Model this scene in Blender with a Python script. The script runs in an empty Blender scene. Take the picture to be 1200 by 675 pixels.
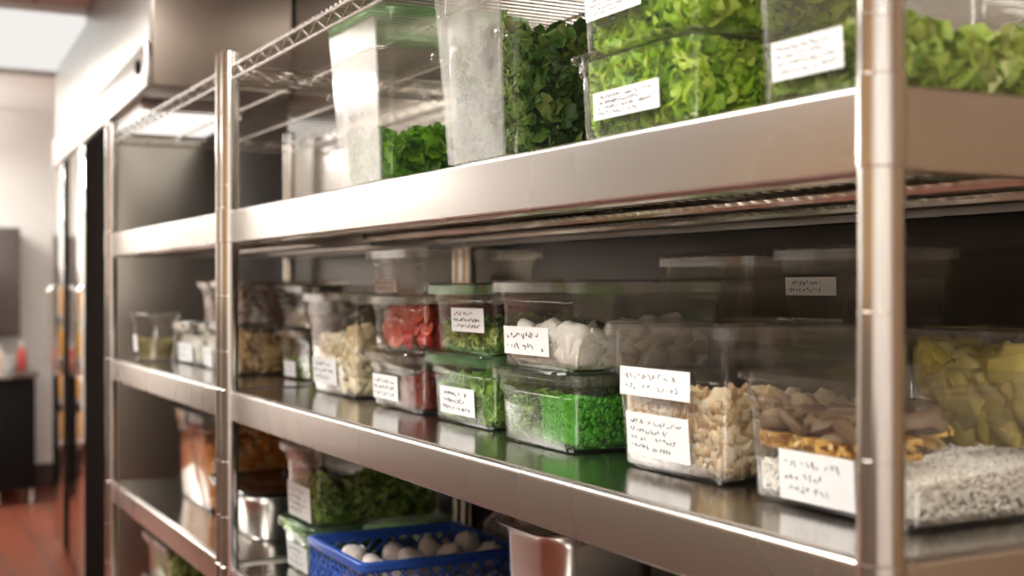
import bpy, math, random
from mathutils import Vector, Matrix, noise

random.seed(7)
SC = bpy.context.scene
COL = SC.collection
R = math.radians

# ------------------------------------------------------------------ frame of the place
# u = distance along the shelving (towards the far wall) -> world X = -u ; v = into the shelf -> world Y
EYE = 1.35                  # camera height
DV = 0.697                  # camera stands this far in front of the shelf fronts
FPX = 1480.0                # focal length in pixels of a 1200 px wide frame
YAW = R(27.9)
Z_MID = EYE - 0.213         # deck heights
Z_TOP = EYE + 0.157
Z_LOW = EYE - 0.573
Z_BOT = EYE - 0.933
Z_WIRE = EYE + 0.447
U0, U1, U2, U3 = 0.717, 2.547, 2.5875, 3.83
DEPTH = 0.56
CEIL = 2.53


def ray_u(px, y):
    """distance along the shelves of the point seen at column px on the upright plane Y = y"""
    a = YAW + math.atan((px - 600) / FPX)
    return (y + DV) / math.tan(a)


def ray_z(py, u, y):
    zc = u * math.cos(YAW) + (y + DV) * math.sin(YAW)
    return EYE + (336 - py) * zc / FPX


# ------------------------------------------------------------------ materials
def nodes(name):
    m = bpy.data.materials.new(name)
    m.use_nodes = True
    nt = m.node_tree
    nt.nodes.clear()
    out = nt.nodes.new('ShaderNodeOutputMaterial')
    return m, nt, out


def N(nt, t, **kw):
    n = nt.nodes.new(t)
    for k, v in kw.items():
        if k in n.inputs:
            n.inputs[k].default_value = v
        else:
            setattr(n, k, v)
    return n


def L(nt, a, b):
    nt.links.new(a, b)


def c4(c):
    return (c[0], c[1], c[2], 1)


def principled(name, col, rough=.5, metal=0, var=.0, nscale=20, bump=0, stretch=(1, 1, 1), emit=None, estr=0, island=0, trans=0, spec=.5):
    m, nt, out = nodes(name)
    p = N(nt, 'ShaderNodeBsdfPrincipled')
    p.inputs['Roughness'].default_value = rough
    p.inputs['Metallic'].default_value = metal
    p.inputs['Base Color'].default_value = c4(col)
    p.inputs['Specular IOR Level'].default_value = spec
    tc = N(nt, 'ShaderNodeTexCoord')
    mp = N(nt, 'ShaderNodeMapping')
    mp.inputs['Scale'].default_value = stretch
    L(nt, tc.outputs['Object'], mp.inputs['Vector'])
    nz = N(nt, 'ShaderNodeTexNoise', Scale=nscale, Detail=4.0)
    L(nt, mp.outputs[0], nz.inputs['Vector'])
    if var:
        mx = N(nt, 'ShaderNodeMixRGB', blend_type='MIX')
        mx.inputs[1].default_value = c4([x * (1 - var) for x in col])
        mx.inputs[2].default_value = c4([min(1, x * (1 + var)) for x in col])
        L(nt, nz.outputs['Fac'], mx.inputs[0])
        L(nt, mx.outputs[0], p.inputs['Base Color'])
    if metal or bump == 0:
        ma = N(nt, 'ShaderNodeMapRange')
        ma.inputs['To Min'].default_value = max(0.02, rough * .75)
        ma.inputs['To Max'].default_value = min(1, rough * 1.25)
        L(nt, nz.outputs['Fac'], ma.inputs[0])
        L(nt, ma.outputs[0], p.inputs['Roughness'])
    if bump:
        b = N(nt, 'ShaderNodeBump', Strength=bump, Distance=.002)
        L(nt, nz.outputs['Fac'], b.inputs['Height'])
        L(nt, b.outputs[0], p.inputs['Normal'])
    if emit:
        p.inputs['Emission Color'].default_value = c4(emit)
        p.inputs['Emission Strength'].default_value = estr
    L(nt, p.outputs[0], out.inputs[0])
    return m


def steel(name, col, rough, axis, bump=.025, aniso=0.0):
    """brushed stainless: fine noise drawn out along one axis"""
    s = [420, 420, 420]
    s[axis] = 5
    m, nt, out = nodes(name)
    p = N(nt, 'ShaderNodeBsdfPrincipled')
    p.inputs['Metallic'].default_value = 1
    tc = N(nt, 'ShaderNodeTexCoord')
    mp = N(nt, 'ShaderNodeMapping')
    mp.inputs['Scale'].default_value = s
    L(nt, tc.outputs['Object'], mp.inputs['Vector'])
    nz = N(nt, 'ShaderNodeTexNoise', Scale=1.0, Detail=2.0)
    L(nt, mp.outputs[0], nz.inputs['Vector'])
    big = N(nt, 'ShaderNodeTexNoise', Scale=3.0, Detail=1.0)
    L(nt, tc.outputs['Object'], big.inputs['Vector'])
    mr = N(nt, 'ShaderNodeMapRange')
    mr.inputs['To Min'].default_value = rough * .93
    mr.inputs['To Max'].default_value = rough * 1.1
    L(nt, big.outputs['Fac'], mr.inputs[0])
    L(nt, mr.outputs[0], p.inputs['Roughness'])
    mx = N(nt, 'ShaderNodeMixRGB')
    mx.inputs[1].default_value = c4([x * .97 for x in col])
    mx.inputs[2].default_value = c4([min(1, x * 1.03) for x in col])
    L(nt, nz.outputs['Fac'], mx.inputs[0])
    L(nt, mx.outputs[0], p.inputs['Base Color'])
    L(nt, p.outputs[0], out.inputs[0])
    return m


def plastic(name, tint=(.97, .965, .95), haze=.06, rough=.06, hcol=(.85, .83, .8), nscale=30, gmax=.75, g0=.03, even=.35):
    """thin clear food-grade plastic: lets light straight through, glossy at the surface, slightly hazed and scratched"""
    m, nt, out = nodes(name)
    tr = N(nt, 'ShaderNodeBsdfTransparent')
    tr.inputs[0].default_value = c4(tint)
    gl = N(nt, 'ShaderNodeBsdfGlossy', Roughness=rough)
    gl.inputs[0].default_value = (1, 1, 1, 1)
    lw = N(nt, 'ShaderNodeLayerWeight', Blend=.5)
    pw = N(nt, 'ShaderNodeMath', operation='POWER')
    pw.inputs[1].default_value = 4.5
    L(nt, lw.outputs['Facing'], pw.inputs[0])
    ml = N(nt, 'ShaderNodeMath', operation='MULTIPLY_ADD')
    ml.inputs[1].default_value = gmax
    ml.inputs[2].default_value = g0
    L(nt, pw.outputs[0], ml.inputs[0])
    tc = N(nt, 'ShaderNodeTexCoord')
    nz = N(nt, 'ShaderNodeTexNoise', Scale=nscale, Detail=6.0)
    L(nt, tc.outputs['Object'], nz.inputs['Vector'])
    mr = N(nt, 'ShaderNodeMapRange')
    mr.inputs['From Min'].default_value = .35
    mr.inputs['From Max'].default_value = .75
    mr.inputs['To Min'].default_value = haze * even
    mr.inputs['To Max'].default_value = min(1, haze * (2.15 - even))
    L(nt, nz.outputs['Fac'], mr.inputs[0])
    df = N(nt, 'ShaderNodeBsdfDiffuse')
    df.inputs[0].default_value = c4(hcol)
    tl = N(nt, 'ShaderNodeBsdfTranslucent')
    tl.inputs[0].default_value = c4(hcol)
    hz = N(nt, 'ShaderNodeMixShader')
    hz.inputs[0].default_value = .4
    L(nt, df.outputs[0], hz.inputs[1]); L(nt, tl.outputs[0], hz.inputs[2])
    m1 = N(nt, 'ShaderNodeMixShader')
    L(nt, mr.outputs[0], m1.inputs[0])
    L(nt, tr.outputs[0], m1.inputs[1]); L(nt, hz.outputs[0], m1.inputs[2])
    m2 = N(nt, 'ShaderNodeMixShader')
    L(nt, ml.outputs[0], m2.inputs[0])
    L(nt, m1.outputs[0], m2.inputs[1]); L(nt, gl.outputs[0], m2.inputs[2])
    L(nt, m2.outputs[0], out.inputs[0])
    return m


def food(name, cols, rough=.5, trans=0.0, nscale=60, spec=.4):
    """colour picked per loose piece, with fine mottling"""
    m, nt, out = nodes(name)
    g = N(nt, 'ShaderNodeNewGeometry')
    cr = N(nt, 'ShaderNodeValToRGB')
    e = cr.color_ramp.elements
    while len(e) < len(cols):
        e.new(.5)
    for i, c in enumerate(cols):
        e[i].position = i / max(1, len(cols) - 1)
        e[i].color = c4(c)
    tc = N(nt, 'ShaderNodeTexCoord')
    nz = N(nt, 'ShaderNodeTexNoise', Scale=nscale, Detail=3.0)
    L(nt, tc.outputs['Object'], nz.inputs['Vector'])
    ad = N(nt, 'ShaderNodeMath', operation='MULTIPLY_ADD')
    ad.inputs[1].default_value = .5
    sb = N(nt, 'ShaderNodeMath', operation='MULTIPLY_ADD')
    sb.inputs[1].default_value = .9
    sb.inputs[2].default_value = -.2
    L(nt, g.outputs['Random Per Island'], sb.inputs[0])
    L(nt, nz.outputs['Fac'], ad.inputs[0])
    L(nt, sb.outputs[0], ad.inputs[2])
    L(nt, ad.outputs[0], cr.inputs[0])
    p = N(nt, 'ShaderNodeBsdfPrincipled')
    p.inputs['Roughness'].default_value = rough
    p.inputs['Specular IOR Level'].default_value = spec
    L(nt, cr.outputs[0], p.inputs['Base Color'])
    sh = p.outputs[0]
    if trans:
        t = N(nt, 'ShaderNodeBsdfTranslucent')
        L(nt, cr.outputs[0], t.inputs[0])
        mx = N(nt, 'ShaderNodeMixShader')
        mx.inputs[0].default_value = trans
        L(nt, sh, mx.inputs[1]); L(nt, t.outputs[0], mx.inputs[2])
        sh = mx.outputs[0]
    L(nt, sh, out.inputs[0])
    return m


def tile_floor():
    m, nt, out = nodes('red_quarry_tile')
    p = N(nt, 'ShaderNodeBsdfPrincipled', Roughness=.35)
    tc = N(nt, 'ShaderNodeTexCoord')
    br = N(nt, 'ShaderNodeTexBrick')
    br.offset = 0
    br.inputs['Color1'].default_value = (.25, .062, .030, 1)
    br.inputs['Color2'].default_value = (.20, .05, .026, 1)
    br.inputs['Mortar'].default_value = (.10, .055, .042, 1)
    br.inputs['Scale'].default_value = 1.0
    br.inputs['Mortar Size'].default_value = .008
    br.inputs['Brick Width'].default_value = .2
    br.inputs['Row Height'].default_value = .2
    L(nt, tc.outputs['Object'], br.inputs['Vector'])
    L(nt, br.outputs['Color'], p.inputs['Base Color'])
    b = N(nt, 'ShaderNodeBump', Strength=.3, Distance=.002)
    b.invert = True
    L(nt, br.outputs['Fac'], b.inputs['Height'])
    L(nt, b.outputs[0], p.inputs['Normal'])
    L(nt, p.outputs[0], out.inputs[0])
    return m


def ceiling_tiles():
    m, nt, out = nodes('ceiling_tile')
    p = N(nt, 'ShaderNodeBsdfPrincipled', Roughness=.9)
    tc = N(nt, 'ShaderNodeTexCoord')
    br = N(nt, 'ShaderNodeTexBrick')
    br.offset = 0
    br.inputs['Color1'].default_value = (.87, .85, .81, 1)
    br.inputs['Color2'].default_value = (.84, .82, .78, 1)
    br.inputs['Mortar'].default_value = (.6, .58, .54, 1)
    br.inputs['Scale'].default_value = 1.0
    br.inputs['Mortar Size'].default_value = .012
    br.inputs['Brick Width'].default_value = 1.2
    br.inputs['Row Height'].default_value = .6
    L(nt, tc.outputs['Object'], br.inputs['Vector'])
    L(nt, br.outputs['Color'], p.inputs['Base Color'])
    L(nt, p.outputs[0], out.inputs[0])
    return m


def emitter(name, col, strength):
    m, nt, out = nodes(name)
    e = N(nt, 'ShaderNodeEmission', Strength=strength)
    e.inputs[0].default_value = c4(col)
    L(nt, e.outputs[0], out.inputs[0])
    return m


STEEL_X = steel('brushed_steel_long', (.62, .59, .555), .27, 0)
STEEL_Y = steel('brushed_steel_deep', (.62, .59, .555), .27, 1)
STEEL_DECK = steel('worn_steel_deck', (.60, .575, .545), .17, 0, .02)
STEEL_POST = steel('polished_steel_tube', (.72, .69, .65), .14, 2, .02)
STEEL_PAN = steel('steel_pan', (.42, .405, .385), .24, 0, .02)
CHROME = principled('chrome_wire', (.78, .75, .70), .22, 1)
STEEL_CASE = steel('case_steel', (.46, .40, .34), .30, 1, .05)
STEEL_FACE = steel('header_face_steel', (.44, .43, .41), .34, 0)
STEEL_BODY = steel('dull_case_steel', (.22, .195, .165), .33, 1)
STEEL_BRIGHT = steel('bright_case_steel', (.74, .72, .69), .28, 0, .02)
STEEL_DOOR = steel('mirror_steel_door', (.7, .67, .64), .05, 2, .0)
CLEAR = plastic('clear_plastic', haze=.012)
CLEAR_WORN = plastic('worn_clear_plastic', (.96, .95, .93), .020, .09)
FROST = plastic('condensation_plastic', (.93, .93, .91), .13, .10, (.95, .94, .92), 22, .85, .10, .15)
LIDCLEAR = plastic('clear_lid_plastic', (.97, .965, .95), .016, .07)
GREENLID = plastic('green_tinted_plastic', (.78, .93, .76), .07, .08, (.50, .75, .45))
GREENISH = plastic('pale_green_plastic', (.93, .97, .91), .03, .07, (.75, .85, .7))
BAGPLASTIC = plastic('thin_bag_plastic', (.93, .92, .92), .40, .12, (.85, .84, .84), 40, .7, .08)
GLASSBLACK = principled('black_gloss', (.012, .011, .011), .12)
BLACKDOOR = principled('matt_black_door', (.016, .013, .011), .7, spec=0)
BLACK = principled('black_plastic', (.014, .013, .012), .7, spec=.02)
PAPER = principled('white_label_paper', (.86, .85, .83), .6, 0, .03, 80)
INK = principled('dark_ink', (.03, .03, .035), .7)
INKGREY = principled('grey_ink', (.22, .22, .23), .7)
BLUE = principled('blue_crate_plastic', (.025, .085, .38), .35, 0, .12, 40, spec=.5)
WHITEWALL = principled('white_wall_paint', (.80, .775, .74), .5, 0, .03, 3)
STEELWALL_SHADE = steel('shaded_steel_wall_sheet', (.065, .058, .05), .28, 0, .01)  # shade behind the lower shelves put into the colour; darker than the upper sheet
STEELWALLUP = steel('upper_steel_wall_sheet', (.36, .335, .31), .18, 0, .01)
BACKWALL = principled('back_wall_panel', (.50, .475, .45), .3, 0, .05, 3)
TANWALL = principled('tan_wall_paint', (.45, .28, .12), .5, 0, .03, 3)
BROWNWALL = principled('brown_wall_paint', (.22, .14, .07), .5, 0, .03, 3)
GREYWALL = principled('grey_brown_wall', (.34, .31, .27), .5, 0, .03, 3)
ADDED_WAINSCOT = principled('added_dark_wainscot', (.17, .14, .11), .35, 0, .1, 6)  # unseen dark lower wall, added to darken reflections in the shelf fronts
DOORWHITE = principled('white_door_paint', (.86, .85, .82), .35, 0, .02, 3)
BASEB = principled('dark_tile_base', (.06, .028, .02), .4, 0, .2, 12)
FLOOR = tile_floor()
CEILM = ceiling_tiles()
TROFFER = emitter('fluorescent_diffuser', (1.0, .972, .93), 21.0)
TROFFER_DIM = emitter('dimmer_fluorescent_diffuser', (1.0, .972, .93), 1.15)
BAND_GLOW = emitter('white_band_glow', (1.0, .97, .91), 2.6)  # glow put in for a bright white band

# foods
F_LETTUCE = food('bright_lettuce', [(.12, .30, .012), (.32, .58, .03), (.52, .74, .06), (.70, .84, .18)], .45, .35)
F_ROMAINE = food('pale_lettuce', [(.12, .26, .02), (.34, .52, .06), (.52, .64, .14), (.72, .78, .34)], .45, .35)
F_BASIL = food('basil_green', [(.04, .16, .008), (.12, .34, .014), (.26, .52, .04)], .4, .35)
F_SPRING = food('spring_mix', [(.018, .055, .01), (.05, .13, .015), (.12, .24, .03), (.30, .36, .10)], .45, .2)
F_PARSLEY = food('parsley_green', [(.05, .13, .01), (.14, .30, .02), (.30, .48, .06), (.48, .6, .16)], .5, .2)
F_PEAS = food('peas_green', [(.03, .20, .008), (.07, .34, .012), (.13, .46, .03)], .35)
F_HERB = food('chopped_herb', [(.03, .08, .01), (.10, .22, .02), (.28, .42, .08)], .5, .15)
F_KALE = food('kale_green', [(.03, .085, .010), (.11, .24, .02), (.32, .50, .06), (.60, .70, .24)], .55, .15)
F_BEET = food('beet_red', [(.07, .006, .005), (.16, .014, .010), (.26, .03, .02)], .3, 0, 60, .6)
F_TOM = principled('tomato_flesh', (.58, .035, .035), .22, 0, .35, 45)
F_TOMIN = principled('tomato_inside', (.62, .10, .06), .25, 0, .45, 70)
F_CREAM = food('cream_chunks', [(.72, .55, .30), (.85, .74, .50), (.90, .83, .66)], .5)
F_MUSH = food('sliced_mushroom', [(.30, .17, .08), (.66, .48, .26), (.82, .68, .46), (.88, .80, .66)], .55)
F_WHITE = food('white_slices', [(.72, .69, .60), (.84, .82, .75), (.90, .89, .85)], .4)
F_GRAIN = food('white_grain', [(.70, .66, .59), (.78, .75, .69), (.84, .82, .77)], .6)
F_SHRED = food('orange_shred', [(.62, .30, .05), (.78, .48, .12), (.82, .66, .36)], .5)
F_BROWN = food('brown_slices', [(.08, .052, .028), (.15, .10, .055), (.27, .19, .11)], .55)
F_YELLOW = food('yellow_chunks', [(.55, .50, .08), (.80, .68, .15), (.90, .80, .36), (.72, .70, .22)], .4)
F_ORANGE = food('orange_cubes', [(.55, .13, .015), (.78, .26, .03), (.85, .44, .12), (.84, .60, .40)], .4)
F_CRUST = food('brown_croutons', [(.10, .045, .015), (.34, .19, .07), (.56, .38, .18)], .6)
F_NUT = food('mixed_nuts', [(.20, .15, .06), (.48, .37, .18), (.24, .27, .08)], .55)
F_PINK = food('pink_crumple', [(.5, .33, .29), (.72, .58, .54), (.82, .76, .72)], .4)
GARLIC = principled('garlic_skin', (.62, .55, .50), .5, 0, .25, 40, .2, (1, 1, .2))


# ------------------------------------------------------------------ mesh helpers
class MB:
    def __init__(self):
        self.v, self.f = [], []

    def add(self, vs, fs):
        b = len(self.v)
        self.v += [tuple(p) for p in vs]
        self.f += [tuple(b + i for i in f) for f in fs]

    def box(self, lo, hi, m=None):
        x0, y0, z0 = lo
        x1, y1, z1 = hi
        vs = [(x0, y0, z0), (x1, y0, z0), (x1, y1, z0), (x0, y1, z0), (x0, y0, z1), (x1, y0, z1), (x1, y1, z1), (x0, y1, z1)]
        if m is not None:
            vs = [tuple(m @ Vector(p)) for p in vs]
        self.add(vs, [(0, 3, 2, 1), (4, 5, 6, 7), (0, 1, 5, 4), (1, 2, 6, 5), (2, 3, 7, 6), (3, 0, 4, 7)])

    def bbox(self, lo, hi, b=.004, seg=2):
        """box with rounded edges (rings of rounded rectangles along z)"""
        cx, cy = (lo[0] + hi[0]) / 2, (lo[1] + hi[1]) / 2
        hw, hd = (hi[0] - lo[0]) / 2, (hi[1] - lo[1]) / 2
        prof = []
        for i in range(seg + 1):
            a = math.pi / 2 * i / seg
            prof.append((-b + b * math.sin(a), lo[2] + b - b * math.cos(a)))
        for i in range(seg + 1):
            a = math.pi / 2 * i / seg
            prof.append((-b + b * math.cos(a), hi[2] - b + b * math.sin(a)))
        self.rings([[(cx + x, cy + y, z) for x, y in rr(hw + o, hd + o, max(.0005, b + o), seg + 1)] for o, z in prof])

    def rings(self, loops, cap0=True, cap1=True, closed=False):
        n = len(loops[0])
        b = len(self.v)
        for lp in loops:
            self.v += [tuple(p) for p in lp]
        k = len(loops)
        for j in range(k if closed else k - 1):
            a0, a1 = b + j * n, b + ((j + 1) % k) * n
            for i in range(n):
                self.f.append((a0 + i, a0 + (i + 1) % n, a1 + (i + 1) % n, a1 + i))
        if not closed and cap0:
            self.f.append(tuple(b + i for i in reversed(range(n))))
        if not closed and cap1:
            self.f.append(tuple(b + (k - 1) * n + i for i in range(n)))

    def tube(self, pts, r, n=8, rs=None):
        pts = [Vector(p) for p in pts]
        loops = []
        ref = None
        for i, p in enumerate(pts):
            t = (pts[min(i + 1, len(pts) - 1)] - pts[max(i - 1, 0)]).normalized()
            if ref is None:
                ref = Vector((0, 0, 1)) if abs(t.z) < .9 else Vector((1, 0, 0))
            a = t.cross(ref).normalized()
            c = a.cross(t)
            ref = c
            rad = rs[i] if rs else r
            loops.append([p + rad * (math.cos(2 * math.pi * k / n) * a + math.sin(2 * math.pi * k / n) * c) for k in range(n)])
        self.rings(loops)

    def lathe(self, prof, n=24, cx=0, cy=0, cap0=True, cap1=True):
        self.rings([[(cx + r * math.cos(2 * math.pi * k / n), cy + r * math.sin(2 * math.pi * k / n), z) for k in range(n)] for r, z in prof], cap0, cap1)

    def build(self, name, mat, parent=None, smooth=True, angle=35):
        me = bpy.data.meshes.new(name)
        me.from_pydata(self.v, [], self.f)
        me.materials.append(mat)
        if smooth:
            me.shade_smooth()
            me.set_sharp_from_angle(angle=R(angle))
        me.update()
        o = bpy.data.objects.new(name, me)
        COL.objects.link(o)
        if parent is not None:
            o.parent = parent
        return o


def rr(hw, hd, r, seg=5):
    """rounded rectangle, counter-clockwise"""
    r = min(r, hw * .98, hd * .98)
    pts = []
    for cx, cy, a0 in ((hw - r, -hd + r, -90), (hw - r, hd - r, 0), (-hw + r, hd - r, 90), (-hw + r, -hd + r, 180)):
        for i in range(seg + 1):
            a = R(a0 + 90 * i / seg)
            pts.append((cx + r * math.cos(a), cy + r * math.sin(a)))
    return pts


def tag(o, label=None, cat=None, group=None, kind=None):
    if label: o['label'] = label
    if cat: o['category'] = cat
    if group: o['group'] = group
    if kind: o['kind'] = kind
    return o


def thing(name, loc, label, cat, group=None, rz=0):
    o = bpy.data.objects.new(name, None)
    o.empty_display_size = .05
    o.location = loc
    o.rotation_euler.z = rz
    COL.objects.link(o)
    return tag(o, label, cat, group)


def structure(name, mb, mat, smooth=False):
    return tag(mb.build(name, mat, None, smooth), kind='structure')


# ------------------------------------------------------------------ the room
def slab(lo, hi):
    m = MB(); m.box(lo, hi); return m


structure('floor', slab((-9.2, -2.7, -.1), (2.4, 1.3, 0)), FLOOR)
structure('ceiling', slab((-9.2, -2.7, CEIL), (2.4, 1.3, CEIL + .1)), CEILM)
structure('wall_back_near', slab((-.7, DEPTH + .03, 0), (2.3, DEPTH + .13, CEIL)), BROWNWALL)
structure('wall_back', slab((-4.0, DEPTH + .03, 0), (-.7, DEPTH + .13, 1.47)), STEELWALL_SHADE)
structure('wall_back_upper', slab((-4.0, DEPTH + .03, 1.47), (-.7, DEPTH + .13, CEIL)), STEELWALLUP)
structure('wall_behind_cooler', slab((-9.0, 1.06, 0), (-4.0, 1.16, CEIL)), WHITEWALL)
structure('wall_far', slab((-9.1, -2.6, 0), (-9.0, 1.2, CEIL)), WHITEWALL)
structure('wall_opposite', slab((-9.0, -2.6, 0), (-4.6, -2.5, CEIL)), WHITEWALL)
structure('wall_opposite_middle', slab((-4.6, -2.6, 0), (-3.0, -2.5, CEIL)), GREYWALL)
structure('wall_opposite_near', slab((-3.0, -2.6, 0), (-.5, -2.5, CEIL)), TANWALL)
structure('wall_opposite_corner', slab((-.5, -2.6, 0), (2.3, -2.5, CEIL)), WHITEWALL)
structure('wall_near', slab((2.2, -2.5, 0), (2.3, DEPTH + .03, CEIL)), WHITEWALL)
dm = MB()  # unseen door, added so the near post reflects a white stripe
dm.bbox((.75, -2.498, .01), (1.75, -2.46, 2.12), .006)
dm.bbox((.68, -2.498, .01), (.745, -2.45, 2.19), .004)
dm.bbox((1.755, -2.498, .01), (1.82, -2.45, 2.19), .004)
dm.bbox((.68, -2.498, 2.125), (1.82, -2.45, 2.19), .004)
d1_ = structure('added_door', dm, DOORWHITE, True)
dm = MB(); dm.tube([(.83, -2.46, 1.02), (.83, -2.41, 1.02), (.95, -2.41, 1.02)], .010, 8)
dm.build('door_handle', STEEL_POST, d1_)
structure('baseboard_far', slab((-8.999, -2.5, 0), (-8.975, 1.06, .16)), BASEB)
structure('trim_1', slab((-8.99, -2.499, .16), (-.5, -2.47, 1.28)), ADDED_WAINSCOT)  # added dark band for the middle shelf front to reflect
structure('trim_2', slab((-.5, -2.499, .16), (.67, -2.47, 1.0)), ADDED_WAINSCOT)
structure('baseboard_opposite', slab((-8.9, -2.5, 0), (.67, -2.48, .16)), BASEB)


# ceiling lights
def ceiling_light(x, y, label, lx=1.2, ly=.6, mat=TROFFER, drop=0):
    t = thing('ceiling_light', (x, y, CEIL - .03 - drop), label, 'ceiling light', 'ceiling lights over the aisle')
    f = MB()
    for a in (-1, 1):
        f.box((-lx / 2 - .03, a * (ly / 2 + .015) - .015, 0), (lx / 2 + .03, a * (ly / 2 + .015) + .015, .029))
        f.box((a * (lx / 2 + .015) - .015, -ly / 2, 0), (a * (lx / 2 + .015) + .015, ly / 2, .029))
    f.build('frame', WHITEWALL, t, False)
    d = MB(); d.bbox((-lx / 2, -ly / 2, -.035), (lx / 2, ly / 2, .02), .012)
    d.build('diffuser', mat, t, False)
    if drop:
        for a in (-1, 1):
            w_ = MB(); w_.tube([(a * (lx / 2 + .015), 0, .029), (a * (lx / 2 + .015), 0, .0295 + drop)], .004, 8)
            w_.build('hanging_rod', WHITEWALL, t)
    return t


ceiling_light(-6.25, .02, 'recessed fluorescent light on the ceiling beside the steel cooler cabinet', 1.3, .6, TROFFER_DIM)
for x, lab in ((-4.0, 'fluorescent ceiling light over the aisle before the cooler'), (-1.7, 'fluorescent ceiling light over the aisle between the shelves'), (.6, 'fluorescent ceiling light over the near end of the aisle')):
    ceiling_light(x, -.95, lab, 1.3, .85)


ceiling_light(-7.4, -1.8, 'added ceiling light to brighten the far part of the opposite wall', 1.2, .6, TROFFER, .22)  # unseen lamp, added to whiten the wall that the steel reflects
ceiling_light(-8.25, -.75, 'added ceiling light to brighten the far wall and the ceiling there', 1.1, .8, TROFFER, .22)  # unseen lamp, added and hung low to light far wall and ceiling
ceiling_light(1.45, -1.75, 'added ceiling light by the white door, for the near post reflection', .6, .4)  # unseen lamp, added to brighten the corner reflected in the near post


def dark_ceiling_panel(x, y, w, d, label):  # dark slatted panel across a dark band of the ceiling
    t = thing('dark_ceiling_panel', (x, y, CEIL - .02), label, 'ceiling panel', 'dark ceiling panels')
    m = MB()
    m.box((-w / 2, -d / 2, 0), (w / 2, d / 2, .019))
    m.build('backing', BLACK, t, False)
    s = MB()
    for i in range(9):
        x0 = -w / 2 + (i + .5) * w / 9
        s.box((x0 - .012, -d / 2, -.006), (x0 + .012, d / 2, -.001))
    s.build('slats', BACKWALL, t, False)


dark_ceiling_panel(-7.15, .12, .42, 1.1, 'dark ceiling panel between the recessed light and the far wall')


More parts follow.
